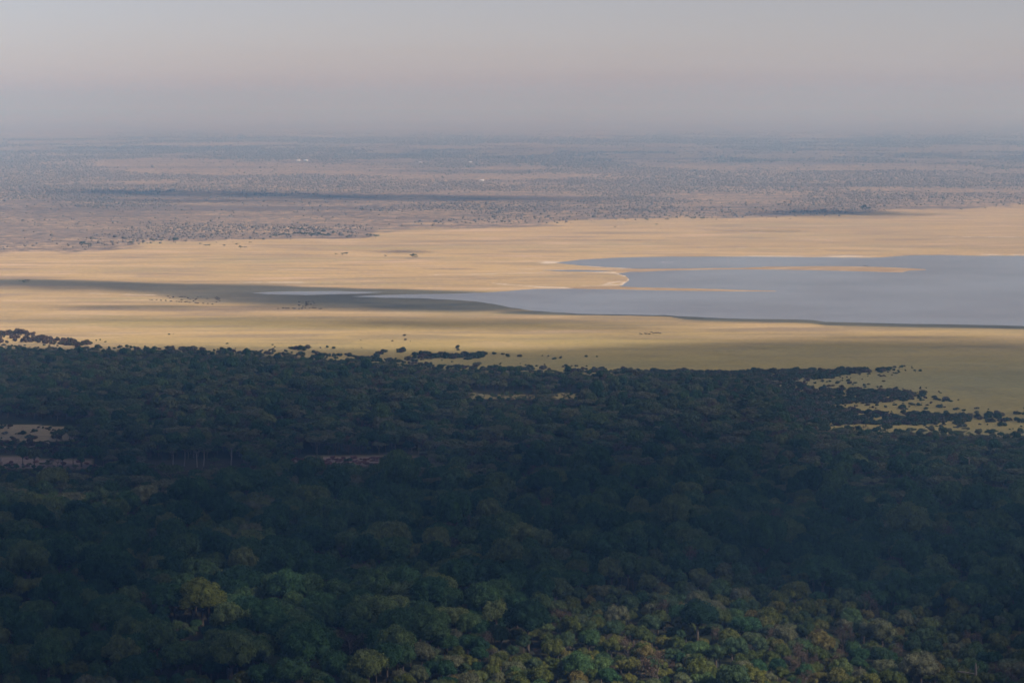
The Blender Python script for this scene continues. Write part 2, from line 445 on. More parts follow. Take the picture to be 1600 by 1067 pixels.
def sand_mat():
    m, N, L = new_mat('pale_sand')
    geo = N.new('ShaderNodeNewGeometry')
    n = N.new('ShaderNodeTexNoise'); n.inputs['Scale'].default_value = .03; n.inputs['Detail'].default_value = 6
    L.new(geo.outputs['Position'], n.inputs['Vector'])
    r = ramp(N, [(.3, (.36, .255, .15)), (.52, (.46, .33, .19)), (.62, (.50, .37, .22)), (.72, (.66, .55, .41))]); L.new(n.outputs[0], r.inputs[0])
    d = N.new('ShaderNodeBsdfDiffuse'); L.new(r.outputs[0], d.inputs[0])
    o = N.new('ShaderNodeOutputMaterial'); L.new(d.outputs[0], o.inputs[0])
    return m
M_SAND = sand_mat()
def mound(name, pts, hgt, amp, seed):
    """a low bank: the outline, a shoulder ring and a crest line"""
    q = outline(pts, 4.0, amp, seed); n = len(q)
    x, y = ground(q[:, 0], q[:, 1])
    P = np.stack([x, y], -1); c = P.mean(0)
    nrm = np.roll(P, -1, 0) - np.roll(P, 1, 0); nrm = np.stack([-nrm[:, 1], nrm[:, 0]], -1); nrm /= np.linalg.norm(nrm, axis=1)[:, None] + 1e-9
    area = .5 * np.sum(P[:, 0] * np.roll(P[:, 1], -1) - np.roll(P[:, 0], -1) * P[:, 1])
    if area < 0: nrm = -nrm
    In = P + nrm * 2.0
    bm = bmesh.new()
    a = [bm.verts.new((*p, -.15)) for p in P]; b = [bm.verts.new((*p, hgt)) for p in In]
    for i in range(n):
        j = (i + 1) % n
        try: bm.faces.new((a[i], a[j], b[j], b[i]))
        except ValueError: pass
    f = bm.faces.new(b); bmesh.ops.triangulate(bm, faces=[f])
    bmesh.ops.recalc_face_normals(bm, faces=bm.faces)
    me = bpy.data.meshes.new(name); bm.to_mesh(me); bm.free(); me.materials.append(M_SAND)
    return obj(name, me)
SPIT1 = [(955, 420.2), (1050, 419.9), (1150, 419), (1198, 416.8), (1290, 416.2), (1352, 416.6), (1394, 418), (1421, 419.3), (1449, 421), (1447, 422), (1421, 423), (1411, 425.8), (1394, 425.6), (1352, 424.3),
         (1290, 422.8), (1198, 421.4), (1150, 421), (1050, 422.6), (1000, 425), (960, 424.5)]
SPIT2 = [(925, 447), (960, 447.2), (1000, 449.2), (1080, 450.7), (1150, 453), (1215, 454.7), (1214, 455.6), (1150, 455.5), (1050, 454.3), (970, 452.6), (900, 451.4), (880, 449)]
tag(mound('beach', SPIT1, .2, .22, 31), 'long thin sand spit crossing the lake', kind='structure')
tag(mound('beach', SPIT2, .2, .2, 37), 'narrow sand spit tapering into open water', kind='structure')

# ------------------------------------------------------------------ plant shapes
def leaves(g, C, Nrm, size, rng, aspect=1.4, jit=.7):
    size = size * .84
    """one bent rhombic leaf spray for each centre"""
    n = len(C)
    if n == 0: return
    nn = Nrm + rng.normal(0, jit, (n, 3)); nn /= np.linalg.norm(nn, axis=1)[:, None] + 1e-9
    t = np.cross(nn, rng.normal(0, 1, (n, 3))); t /= np.linalg.norm(t, axis=1)[:, None] + 1e-9
    b = np.cross(nn, t)
    s = (size * rng.uniform(.6, 1.35, n))[:, None]
    bend = nn * s * rng.uniform(-.25, .25, (n, 1))
    V = np.stack([C - t * s * aspect * .5, C + b * s * .42 + bend, C + t * s * aspect * .5, C - b * s * .42 + bend], 1).reshape(-1, 3)
    i = np.arange(n)[:, None] * 4
    F = np.concatenate([i + [0, 1, 3], i + [1, 2, 3]], 0)
    g.add(V, F)
def sphere_dirs(n, rng):
    d = rng.normal(0, 1, (n, 3)); return d / np.linalg.norm(d, axis=1)[:, None]
def lobed_crown(g, lobes, per, size, rng, core=.78, flat=1.0, cut=.72, aspect=1.4, jit=.7, top=-.55):
    LC = np.array([l[:3] for l in lobes]); LR = np.array([l[3] for l in lobes])
    for k, (cx, cy_, cz, r) in enumerate(lobes):
        n = int(1.4 * per * (r / LR.mean()) ** 2)
        d = sphere_dirs(n, rng); d = d[d[:, 2] > top]
        bump = .86 + .26 * rng.random(len(d))
        P = np.array([cx, cy_, cz]) + d * r * bump[:, None] * [1, 1, flat]
        q = (P[:, None, :] - LC[None]) / np.array([1, 1, flat])
        dist = np.linalg.norm(q, axis=2) / LR[None]; dist[:, k] = 9
        keep = dist.min(1) > cut
        nd = d / np.array([1, 1, flat]); nd /= np.linalg.norm(nd, axis=1)[:, None]
        leaves(g, P[keep], nd[keep], size, rng, aspect, jit)
        if core > 0:
            V, F = ICO1
            V = V * (1 + rng.uniform(-.12, .12, (len(V), 1)))
            g.add(V * r * core * np.array([1, 1, flat]) + [cx, cy_, cz], F)
def limbs(g, base_r, fork, ends, rng, k=6):
    lean = rng.normal(0, .03, 2)
    top = np.array([lean[0] * fork, lean[1] * fork, fork])
    g.tube([[0, 0, -.4], [0, 0, fork * .08], top * [1, 1, .5], top], [base_r * 1.5, base_r * 1.05, base_r * .9, base_r * .75], k)
    for e in ends:
        e = np.array(e, float); mid = top + (e - top) * .5 + [0, 0, -.06 * np.linalg.norm(e - top)] + rng.normal(0, .2, 3)
        g.tube([top - [0, 0, .3], mid, e], [base_r * .55, base_r * .36, base_r * .14], 5)
def proto_broadleaf(seed, R, ht, n_lobes, leaf, mat, per=150, tall=.62, bark=None):
    rng = np.random.default_rng(seed); g = Geo(); lob = []
    cz = ht - R * tall
    for i in range(n_lobes):
        d = sphere_dirs(1, rng)[0]; d[2] = abs(d[2]) * 1.0 - .18
        rr = rng.uniform(.55, .82)
        r = R * rng.uniform(.24, .40)
        lob.append((d[0] * R * rr * .92, d[1] * R * rr * .92, cz + d[2] * R * tall * rr * 1.1, r))
    lob.append((0, 0, cz, R * .55))
    lobed_crown(g, lob, per, leaf, rng, .80, .88)
    crown = g.mesh('crown', [mat])
    t = Geo(); pick = rng.permutation(n_lobes)[:6]
    limbs(t, .035 * ht, cz - R * .45 if cz - R * .45 > 1.5 else 1.5, [lob[i][:3] for i in pick], rng)
    return crown, t.mesh('trunk', [bark or M_BARK], True)
def proto_acacia(seed, R, ht, leaf, mat, bark, n_lobes=16, per=110, fork=(.3, .5)):
    rng = np.random.default_rng(seed); g = Geo(); lob = []
    for i in range(n_lobes):
        a = rng.uniform(0, 2 * math.pi); q = math.sqrt(rng.random()) * .84
        lob.append((math.cos(a) * q * R, math.sin(a) * q * R, ht - 1.3 - 2.0 * q * q + rng.normal(0, .6), R * rng.uniform(.20, .33)))
    lobed_crown(g, lob, per, leaf, rng, .62, .36, .6, 1.6, .55, -.35)
    crown = g.mesh('crown', [mat])
    t = Geo(); pick = rng.permutation(n_lobes)[:8]
    limbs(t, .026 * ht, ht * rng.uniform(*fork), [np.array(lob[i][:3]) - [0, 0, .4] for i in pick], rng)
    return crown, t.mesh('trunk', [bark], True)
def proto_twiggy(seed, R, ht, mat, bark):
    """leafless or nearly leafless crown: limbs that fork into a haze of twigs"""
    rng = np.random.default_rng(seed); t = Geo(); g = Geo(); tips = []
    def grow(p, d, ln, r, lvl):
        e = p + d * ln; t.tube([p, (p + e) / 2 + rng.normal(0, .05 * ln, 3), e], [r, r * .85, r * .68], 5 if lvl < 2 else 3)
        if lvl == 4: tips.append(e); return
        for i in range(3 if lvl < 3 else 2):
            dd = d + rng.normal(0, .55, 3); dd[2] += .12; dd /= np.linalg.norm(dd)
            grow(e, dd, ln * rng.uniform(.62, .82), r * .62, lvl + 1)
    grow(np.array([0, 0, -.3]), np.array([rng.normal(0, .05), rng.normal(0, .05), 1.0]), ht * .34, .024 * ht, 0)
    tips = np.array(tips)
    C = np.repeat(tips, 14, 0) + rng.normal(0, R * .11, (len(tips) * 14, 3))
    leaves(g, C, np.tile([0, 0, .6], (len(C), 1)), .34, rng, 3.2, 1.0)
    return g.mesh('crown', [mat]), t.mesh('trunk', [bark], True)
def proto_shrub(seed, R, mat, per=95, leaf=.42, n=9, squash=.75):
    rng = np.random.default_rng(seed); g = Geo(); lob = []
    for i in range(n):
        a = rng.uniform(0, 2 * math.pi); q = math.sqrt(rng.random()) * .68
        lob.append((math.cos(a) * q * R, math.sin(a) * q * R, R * squash * rng.uniform(.35, .8) * (1.1 - .5 * q), R * rng.uniform(.28, .42)))
    lobed_crown(g, lob, per, leaf, rng, .82, .85, top=-.7)
    g.tube([[0, 0, -.3], [0, 0, R * .5]], [.16, .1], 5)
    return g.mesh('shrub', [mat])

P = {}
P['dark'] = [proto_broadleaf(10 + i, r, h, n, l, M_DARK, 190, t) for i, (r, h, n, l, t) in enumerate([(8.5, 17, 22, .72, .66), (7.2, 15, 18, .66, .7), (9.5, 18, 26, .75, .58), (6.4, 14.5, 15, .6, .8), (8.0, 15.5, 20, .68, .6)])]
P['light'] = [proto_broadleaf(30 + i, r, h, n, l, M_LIGHT, 170, t) for i, (r, h, n, l, t) in enumerate([(5.0, 10, 13, .5, .75), (4.3, 9, 11, .46, .8), (5.8, 11, 15, .52, .66)])]
P['mid'] = [proto_broadleaf(40 + i, r, h, n, l, M_OLIVE, 170, t) for i, (r, h, n, l, t) in enumerate([(6.0, 12.5, 15, .52, .66), (7.0, 13, 18, .55, .58), (5.2, 11, 12, .5, .75)])]
P['acacia'] = [proto_acacia(50 + i, r, h, .5, M_OLIVE, b, n) for i, (r, h, b, n) in enumerate([(7.5, 12, M_BARK, 18), (9.0, 13.5, M_FEVER, 24), (6.4, 10.5, M_BARK, 15), (8.2, 11.5, M_BARK, 20)])]
P['brown'] = [proto_twiggy(60 + i, r, h, M_BROWN, M_BARK) for i, (r, h) in enumerate([(6.5, 12.5), (5.5, 10.5), (7.0, 13)])]
P['dead'] = [proto_twiggy(66, 6.5, 15, M_BROWN, M_BLEACH), proto_twiggy(67, 5.5, 13, M_BROWN, M_PALE)]
P['deep'] = [proto_broadleaf(75, 9.5, 18, 26, .75, M_DEEP, 190, .58)]
P['yellow'] = [proto_broadleaf(70, 10.0, 20, 30, .6, M_YELLOW, 330, .85)]
S = [proto_shrub(80 + i, r, M_SHRUB, 90, .5, n, q) for i, (r, n, q) in enumerate([(3.6, 9, .8), (3.0, 7, .95), (4.4, 12, .7), (2.6, 6, 1.0)])]
SRD = [proto_shrub(95 + i, 2.4, M_RED, 70, .45, 7, .8) for i in range(2)]
SB = [proto_shrub(90 + i, r, M_BROWN, 80, .5, n, q) for i, (r, n, q) in enumerate([(3.6, 9, .8), (3.0, 7, .9)])]

def proto_radius(kind, i):
    V = P[kind][i][0].vertices
    a = np.empty(len(V) * 3, np.float32); V.foreach_get('co', a); a = a.reshape(-1, 3)
    return float(np.percentile(np.hypot(a[:, 0], a[:, 1]), 97)), float(a[:, 2].max())
PR = {k: [proto_radius(k, i) for i in range(len(v))] for k, v in P.items()}

# ------------------------------------------------------------------ where the wood's trees stand
def forest_field():
    xs, ys, kinds, var, scl = [], [], [], [], []
    cell = 7.0
    gy = np.arange(905, 2640, cell)
    for y in gy:
        hw = .285 * y + 20
        gx = np.arange(-hw, hw, cell)
        x = gx + RNG.uniform(-.5, .5, len(gx)) * cell; yy = y + RNG.uniform(-.5, .5, len(gx)) * cell
        xs.append(x); ys.append(yy)
    x = np.concatenate(xs); y = np.concatenate(ys)
    px, py = photo(x, y)
    n1 = fbm(x / 55.0, y / 55.0, 21) - .5; n2 = fbm(x / 130.0, y / 160.0, 25) - .5
    e = edge_y(px, FOREST_EDGE)
    ok = py > e + 11 + n1 * 8
    # open ground keeps its trees away, and the trees before it low
    low = np.zeros(len(x), bool)
    for c in CLEARINGS:
        ok &= ~inpoly(px, py, c)
        a = np.array(c); x0, x1, y1 = a[:, 0].min(), a[:, 0].max(), a[:, 1].max()
        if c is CLEARINGS[2]: ok &= ~((px > x0 + 10) & (px < x1 - 5) & (py > y1 - 1) & (py < y1 + 22))
        low |= (px > x0 - 5) & (px < x1 + 5) & (py > y1 - 1) & (py < y1 + 32)
    x, y, px, py, n1, n2, low = [a[ok] for a in (x, y, px, py, n1, n2, low)]
    r = RNG.random(len(x))
    # light young wood in the lower middle and right, tall dark trees across the middle, thorn trees behind
    lightline = np.interp(px, [-400, 0, 300, 600, 720, 850, 1000, 1200, 1400, 1600, 2000], [1120, 1080, 1075, 1075, 1030, 960, 930, 925, 965, 1000, 1010])
    pl = sstep(-35, 45, py - lightline + n1 * 90 + n2 * 60)
    pt = 1 - sstep(735, 835, py + n2 * 130 + n1 * 50)
    kind = np.where(r < .80, 'dark', np.where(r < .955, 'mid', 'brown'))
    k2 = RNG.random(len(x)); k3 = RNG.random(len(x))
    kt = np.where(k3 < .40, 'acacia', np.where(k3 < .66, 'mid', np.where(k3 < .94, 'dark', 'brown')))
    kind = np.where(k2 < pt, kt, kind)
    kl = np.where(k3 < .56, 'light', np.where(k3 < .83, 'mid', np.where(k3 < .95, 'dark', 'brown')))
    kind = np.where(RNG.random(len(x)) < pl, kl, kind)
    sc_ = np.exp(RNG.normal(0, .20, len(x)))
    sc_ = np.where(pl > .5, sc_ * np.where(kind == 'dark', .62, .85), sc_)
    sc_ = np.where(pt > .5, sc_ * np.where(kind == 'dark', .70, .88), sc_)
    sc_ *= 1 - .48 * (1 - sstep(8, 75, py - edge_y(px, FOREST_EDGE)))
    sc_ = np.where(low, sc_ * .36, sc_)
    sc_ = np.clip(sc_ * .82, .22, 1.35)
    vi = np.array([RNG.integers(len(P[k])) for k in kind])
    R = np.array([PR[k][i][0] for k, i in zip(kind, vi)]) * sc_
    return x, y, px, py, kind, vi, sc_, R

# trees that stand out: (photo px, photo py of the base, kind, variant, scale, label)
HEROES = [
    (316, 982, 'yellow', 0, 1.22, 'bright yellow-green tree standing out among dark green trees'),
    (547, 1036, 'dead', 0, .95, 'bare pale-branched dead tree among dark crowns low in the wood'),
    (825, 1022, 'deep', 0, 1.3, 'broad very dark domed tree beside the lighter young wood'),
    (1090, 1008, 'deep', 0, 1.1, 'big dark green tree rising above the light green lower wood'),
    (152, 1018, 'brown', 0, 1.0, 'dry brown twiggy tree low in the wood, below the leftmost dark crowns'),
    (1185, 800, 'brown', 1, .95, 'pale tan feathery tree alone among dark crowns'),
    (1405, 815, 'brown', 2, 1.0, 'tan-brown thinly leaved tree among dark thorn trees'),
    (1500, 845, 'brown', 0, 1.1, 'rusty brown dry tree near the right side of the wood'),
    (635, 972, 'mid', 1, 1.5, 'wide olive-green tree with a knobbly crown, right of the dead tree'),
    (530, 945, 'mid', 0, 1.4, 'olive-green domed tree behind the dead tree'),
    (1100, 1052, 'brown', 1, .6, 'small rusty-brown tree amid the sunlit yellow-green young wood'),
    (960, 1064, 'brown', 0, .5, 'low reddish-brown tree at the bottom edge under the sunlit young wood'),
]
for i, (a, b, s_) in enumerate([(110, 800, 1.25), (170, 806, 1.3), (25, 790, 1.2), (265, 790, 1.0), (335, 838, 1.15)]):
    HEROES.append((a, b + 12, 'acacia', 1 + i % 3, s_, ['wide tawny flat-topped thorn tree, middle of three at the wood\'s left', 'widest tawny flat-topped thorn tree, third from the left edge',
                   'greenish flat-topped thorn tree against the left edge of the picture', 'small pale flat-topped thorn tree above the dark round crowns', 'flat-topped thorn tree just above the yellow-green tree'][i]))
for i, (a, b) in enumerate([(270, 728), (288, 728), (308, 730), (318, 729), (361, 727)]):
    HEROES.append((a, b, 'fever', i % 2, .95 + .05 * i, ['tall thorn tree with a bare straight pale trunk, first of the pale-trunked row', 'thorn tree with a straight pale trunk, second of the pale-trunked row',
                   'thorn tree with a leaning pale trunk, third of the pale-trunked row', 'thorn tree with a thin grey trunk, fourth of the pale-trunked row', 'forked pale-trunked thorn tree at the right end of the pale-trunked row'][i]))
HEROES.append((1515, 742, 'fever', 1, 1.1, 'pale-trunked umbrella tree near the right side of the wood'))
P['fever'] = [proto_acacia(150, 5.0, 14.5, .5, M_OLIVE, M_PALE, 11, 90, (.62, .68)), proto_acacia(151, 6.5, 15.5, .5, M_OLIVE, M_PALE, 14, 90, (.62, .68))]
PR['fever'] = [proto_radius('fever', i) for i in range(2)]

x, y, px, py, kind, vi, scl, R = forest_field()
acc = {}
def near(a, b, r, cs=16.0):
    i, j = int(a // cs), int(b // cs)
    for u in range(i - 2, i + 3):
        for v in range(j - 2, j + 3):
            for (xx, yy, rr) in acc.get((u, v), ()):
                if (a - xx) ** 2 + (b - yy) ** 2 < (.50 * (r + rr)) ** 2: return True
    return False
hero_rec = []
for (a, b, k, v, s_, lab) in HEROES:
    gx, gy = ground(a, b); gx = float(gx); gy = float(gy)
    r = PR[k][v][0] * s_
    acc.setdefault((int(gx // 16), int(gy // 16)), []).append((gx, gy, r * 1.1))
    hero_rec.append((gx, gy, k, v, s_, lab))
    # keep what stands just before a feature tree from hiding it
    blk = (np.abs(x - gx) < r * (1.35 if k == 'yellow' else .9)) & (y < gy) & (y > gy - (90 if k == 'yellow' else 60 if k in ('fever', 'dead') else 32))
    q_ = .42 if k in ('fever', 'yellow', 'dead') else .8
    scl[blk] *= q_; R[blk] *= q_
order = np.argsort(-R * RNG.uniform(.75, 1.25, len(R)))
keep = []
for i in order:
    if near(x[i], y[i], R[i]): continue
    acc.setdefault((int(x[i] // 16), int(y[i] // 16)), []).append((x[i], y[i], R[i])); keep.append(i)
keep = np.array(keep)
x, y, px, py, kind, vi, scl, R = [a[keep] for a in (x, y, px, py, kind, vi, scl, R)]
rot = RNG.uniform(0, 2 * math.pi, len(x))
zsc = scl * RNG.uniform(.86, 1.36, len(x))
print('forest trees', len(x))

# ------------------------------------------------------------------ single trees
def plant_tree(name, gx, gy, k, v, s_, rz, zs, label, cat, group=None):
    e = bpy.data.objects.new(name, None); COL.objects.link(e)
    e.empty_display_size = 1.0
    e.location = (gx, gy, 0); e.rotation_euler = (0, 0, rz); e.scale = (s_, s_, zs)
    tag(e, label, cat, group)
    c, t = P[k][v]
    obj('trunk', t, e); obj('crown', c, e)
    return e
NAME = {'dark': 'broadleaf_tree', 'mid': 'olive_tree', 'light': 'young_tree', 'acacia': 'thorn_tree', 'brown': 'dry_tree', 'fever': 'thorn_tree', 'dead': 'dead_tree', 'yellow': 'broadleaf_tree', 'deep': 'broadleaf_tree'}
NAME['mid'] = 'bushy_tree'
LOOK = {'dark': 'dark green round tree', 'mid': 'dull olive bushy tree', 'light': 'light yellowish-green tree', 'acacia': 'flat-topped thorn tree', 'brown': 'dry brown twiggy tree'}
for (gx, gy, k, v, s_, lab) in hero_rec:
    plant_tree(NAME[k], gx, gy, k, v, s_, float(RNG.uniform(0, 6.28)), s_, lab, 'tree')

hgt = np.array([PR[k][i][1] for k, i in zip(kind, vi)]) * zsc
pxt, pyt = photo(x, y, hgt * .75)
inframe = (pxt > 3) & (pxt < 1597) & (pyt < 1055)
score = np.where(inframe, R / y, -1)
single = np.zeros(len(x), bool)
LIMIT = {'dark': 285, 'mid': 230, 'light': 285, 'acacia': 200, 'brown': 150}
for k, lim in LIMIT.items():
    ii = np.where((kind == k) & inframe)[0]
    ii = ii[np.argsort(-score[ii])][:lim]
    single[ii] = True
ROWS = [(0, 620, "at the wood's far edge"), (620, 700, 'far back in the wood'), (700, 780, "in the wood's back half"), (780, 840, 'in mid-wood'),
        (840, 900, "below the wood's middle"), (900, 950, 'in the lower wood'), (950, 990, 'low in the wood'), (990, 1025, 'near the bottom edge'), (1025, 1200, 'at the bottom edge')]
COLS = ['at the left side', 'near the left side', 'one eighth across', 'a sixth across', 'a fifth across', 'a quarter across', 'a third across', 'two fifths across', 'left of centre', 'just left of centre',
        'just right of centre', 'right of centre', 'three fifths across', 'two thirds across', 'seven tenths across', 'three quarters across', 'four fifths across', 'seven eighths across', 'near the right side', 'at the right side']
ORD = 'first second third fourth fifth sixth seventh eighth ninth tenth eleventh twelfth thirteenth fourteenth fifteenth sixteenth'.split()
NUM = 'one two three four five six seven eight nine ten eleven twelve thirteen fourteen fifteen sixteen'.split()
def uniquify(items):
    """items: (object, label, photo x); look-alikes in one spot are told apart by their order from the left"""
    by = {}
    for o, lab, q in items: by.setdefault(lab, []).append((q, o))
    for lab, v in by.items():
        v.sort(key=lambda t: t[0])
        for k, (q, o) in enumerate(v):
            t = lab
            if 1 < len(v) <= 16:
                for cand in (f'{lab}, {ORD[k]} of {NUM[len(v) - 1]} from left', f'{lab}, {ORD[k]} of {NUM[len(v) - 1]}', lab):
                    if len(cand.split()) <= 16: t = cand; break
            o['label'] = t
lab_items = []
used = {}
for i in np.where(single)[0]:
    row = next(t for a, b, t in ROWS if a <= pyt[i] < b)
    col = COLS[int(np.clip(pxt[i] / 80, 0, 19))]
    size = 'large ' if scl[i] > 1.2 else ('small ' if scl[i] < .72 else '')
    lab = f'{size}{LOOK[kind[i]]} {row}, {col}'
    e_ = plant_tree(NAME[kind[i]], float(x[i]), float(y[i]), kind[i], int(vi[i]), float(scl[i]), float(rot[i]), float(zsc[i]), lab, 'tree', 'trees of the wood: ' + LOOK[kind[i]])
    lab_items.append((e_, lab, pxt[i]))
uniquify(lab_items)
lab_items = []

# ------------------------------------------------------------------ the rest of the wood: one mass for each kind
def scatter(name, meshes, X, Y, Z, SX, SZ, RZ, VI, label):
    pm = bpy.data.meshes.new(name)
    n = len(X)
    pm.vertices.add(n); pm.vertices.foreach_set('co', np.stack([X, Y, Z], -1).astype(np.float32).ravel())
    for nm, ty, a in (('sx', 'FLOAT', SX), ('sz', 'FLOAT', SZ), ('rz', 'FLOAT', RZ)):
        pm.attributes.new(nm, ty, 'POINT').data.foreach_set('value', np.asarray(a, np.float32))
    pm.attributes.new('vi', 'INT', 'POINT').data.foreach_set('value', np.asarray(VI, np.int32))
    o = obj(name, pm)
    ng = bpy.data.node_groups.new(name, 'GeometryNodeTree')
    ng.interface.new_socket('Geometry', in_out='INPUT', socket_type='NodeSocketGeometry')
    ng.interface.new_socket('Geometry', in_out='OUTPUT', socket_type='NodeSocketGeometry')
    N, L = ng.nodes, ng.links
    gi = N.new('NodeGroupInput'); go = N.new('NodeGroupOutput')
    g2i = N.new('GeometryNodeGeometryToInstance')
    for pr in meshes:
        src = bpy.data.objects.new(name + '_shape', pr)          # shape source, not part of the scene
        oi = N.new('GeometryNodeObjectInfo'); oi.inputs['Object'].default_value = src; oi.inputs['As Instance'].default_value = False
        L.new(oi.outputs['Geometry'], g2i.inputs[0])
    def na(nm, ty):
        q = N.new('GeometryNodeInputNamedAttribute'); q.data_type = ty; q.inputs['Name'].default_value = nm
        return q.outputs['Attribute']
    cs = N.new('ShaderNodeCombineXYZ'); cr = N.new('ShaderNodeCombineXYZ')
    sx = na('sx', 'FLOAT'); L.new(sx, cs.inputs[0]); L.new(sx, cs.inputs[1]); L.new(na('sz', 'FLOAT'), cs.inputs[2])
    L.new(na('rz', 'FLOAT'), cr.inputs[2])
    ip = N.new('GeometryNodeInstanceOnPoints')
    L.new(gi.outputs[0], ip.inputs['Points']); L.new(g2i.outputs[0], ip.inputs['Instance'])
    ip.inputs['Pick Instance'].default_value = True
    L.new(na('vi', 'INT'), ip.inputs['Instance Index']); L.new(cr.outputs[0], ip.inputs['Rotation']); L.new(cs.outputs[0], ip.inputs['Scale'])
    L.new(ip.outputs[0], go.inputs[0])
    md = o.modifiers.new('scatter', 'NODES'); md.node_group = ng
    tag(o, label, kind='stuff')
    return o
def joined(pair, name):
    """crown and trunk of a shape as one mesh for the mass"""
    bm = bmesh.new(); bm.from_mesh(pair[0]); nf = len(bm.faces)
    bm.from_mesh(pair[1]); bm.faces.ensure_lookup_table()
    for f in bm.faces[nf:]: f.material_index = 1
    me = bpy.data.meshes.new(name); bm.to_mesh(me); bm.free()
    me.materials.append(pair[0].materials[0]); me.materials.append(pair[1].materials[0])
    return me
for k, (nm, lab) in {'dark': ('broadleaf_forest', 'dense dark green canopy of the lowland wood'), 'mid': ('bushy_forest', 'olive-green bushy trees filling the wood'), 'light': ('young_forest', 'light green young wood along the bottom edge'),
                     'acacia': ('thorn_forest', 'flat-topped thorn trees of the wood\'s far half'), 'brown': ('dry_forest', 'dry brown twiggy trees scattered through the wood')}.items():
    ii = np.where((kind == k) & ~single)[0]
    scatter(nm, [joined(p, nm) for p in P[k]], x[ii], y[ii], np.zeros(len(ii)), scl[ii], zsc[ii], rot[ii], vi[ii], lab)

# ------------------------------------------------------------------ shrubs of the wood's edge and the plain
def put(px_, py_, n, jx, jy, r0, r1): 
    return [(px_ + RNG.normal(0, jx), py_ + RNG.normal(0, jy), RNG.uniform(r0, r1)) for _ in range(n)]
shr = []     # photo x, photo y of the base, radius in metres, where
def belt(poly, n, r0, r1, where, brown=.12, taper=None):
    a = np.array(poly, float); c = 0; tries = 0
    while c < n and tries < n * 60:
        tries += 1
        qx = RNG.uniform(a[:, 0].min(), a[:, 0].max()); qy = RNG.uniform(a[:, 1].min(), a[:, 1].max())
        if not inpoly(np.array([qx]), np.array([qy]), poly)[0]: continue
        if fbm(np.array([qx / 22.0]), np.array([qy / 6.0]), 77)[0] < .34: continue
        shr.append((qx, qy + 4, RNG.uniform(r0, r1), where, RNG.random() < brown)); c += 1
belt([(1000, 577), (1150, 576), (1290, 574), (1360, 574), (1395, 572), (1385, 576), (1330, 580), (1290, 588), (1200, 593), (1100, 590), (1000, 588)], 950, 1.7, 3.3, 'on the uppermost finger of scrub', .05)
belt([(1100, 592), (1250, 596), (1290, 606), (1340, 604), (1420, 608), (1458, 612), (1440, 617), (1420, 622), (1370, 626), (1300, 630), (1200, 632), (1100, 625)], 1200, 1.7, 3.3, 'on the middle finger of scrub', .05)
belt([(1180, 630), (1290, 632), (1340, 640), (1440, 643), (1520, 650), (1480, 656), (1440, 660), (1330, 660), (1250, 664), (1180, 655)], 900, 1.8, 3.6, 'on the lowest finger of scrub', .08)
belt([(1440, 648), (1500, 646), (1600, 641), (1680, 640), (1680, 655), (1560, 656), (1500, 660)], 130, 1.6, 3.6, 'on the thin end of the lowest scrub finger')
belt([(-60, 516), (0, 515), (30, 513), (52, 519), (75, 527), (60, 532), (0, 533), (-60, 533)], 150, 2.6, 4.6, 'in the grey thicket above the wood', .7)
belt([(60, 524), (100, 527), (150, 533), (140, 537), (100, 536), (60, 533)], 75, 1.8, 3.4, 'in the tail of the grey thicket', .6)
belt([(640, 550), (680, 548), (720, 552), (715, 557), (660, 557), (636, 556)], 44, 2.4, 4.4, 'in the dark clump before the sunlit strip')
belt([(724, 552), (758, 551), (757, 557), (724, 558)], 26, 2.4, 4.2, 'in the small dense clump right of the larger one')
belt([(610, 543), (632, 543), (634, 547), (610, 548)], 12, 2.0, 3.2, 'in the small clump above the larger one')
belt([(590, 546), (606, 546), (606, 550), (590, 550)], 6, 2.0, 3.2, 'in the small clump left of the larger one')
belt([(450, 540), (478, 539), (490, 543), (470, 546)], 12, 2.0, 3.6, 'in the loose group above the wood\'s edge')
belt([(420, 545), (560, 551), (640, 560), (700, 566), (560, 563), (430, 552)], 80, 2.0, 3.8, 'along the wood\'s ragged far edge')
belt([(120, 538), (260, 541), (430, 546), (430, 552), (120, 546)], 80, 1.8, 4.0, 'along the wood\'s ragged far edge')
belt([(640, 566), (800, 571), (1000, 576), (1000, 581), (640, 574)], 110, 2.0, 4.0, 'along the wood\'s ragged far edge')
belt([(1200, 574), (1420, 568), (1440, 576), (1350, 590), (1230, 598)], 120, .8, 1.7, 'loose about the uppermost finger of scrub')
belt([(1230, 598), (1460, 602), (1500, 622), (1440, 634), (1250, 636)], 150, .8, 1.7, 'loose about the middle finger of scrub')
belt([(1280, 634), (1640, 634), (1640, 668), (1290, 668)], 150, .8, 1.7, 'loose about the lowest finger of scrub')
belt([(-40, 534), (420, 541), (700, 560), (1000, 572), (1000, 578), (420, 550), (-40, 544)], 160, .8, 1.8, "along the wood's ragged far edge")
belt([(1240, 590), (1330, 592), (1400, 590), (1370, 598), (1270, 604)], 18, 1.3, 2.2, 'between the upper and middle fingers of scrub')
belt([(1380, 612), (1480, 612), (1480, 636), (1350, 636)], 16, 1.5, 2.8, 'loose on the plain off the middle finger')
belt([(1440, 660), (1600, 652), (1640, 665), (1500, 667)], 10, 1.4, 2.8, 'loose on the plain below the lowest finger')
belt([(-20, 660), (130, 663), (130, 690), (-20, 692)], 70, 1.0, 2.6, 'in the tan clearing at the wood\'s left side', .3)
belt([(-20, 690), (230, 694), (230, 712), (-20, 708)], 110, 2.2, 3.8, 'between the two clearings at the wood\'s left side', .75)
belt([(-20, 712), (160, 716), (160, 727), (-20, 730)], 22, 1.4, 2.6, 'in the reddish clearing at the wood\'s left side', .6)
belt([(455, 712), (662, 711), (662, 727), (455, 727)], 150, 1.2, 2.2, 'in the reddish strip within the wood', .95)
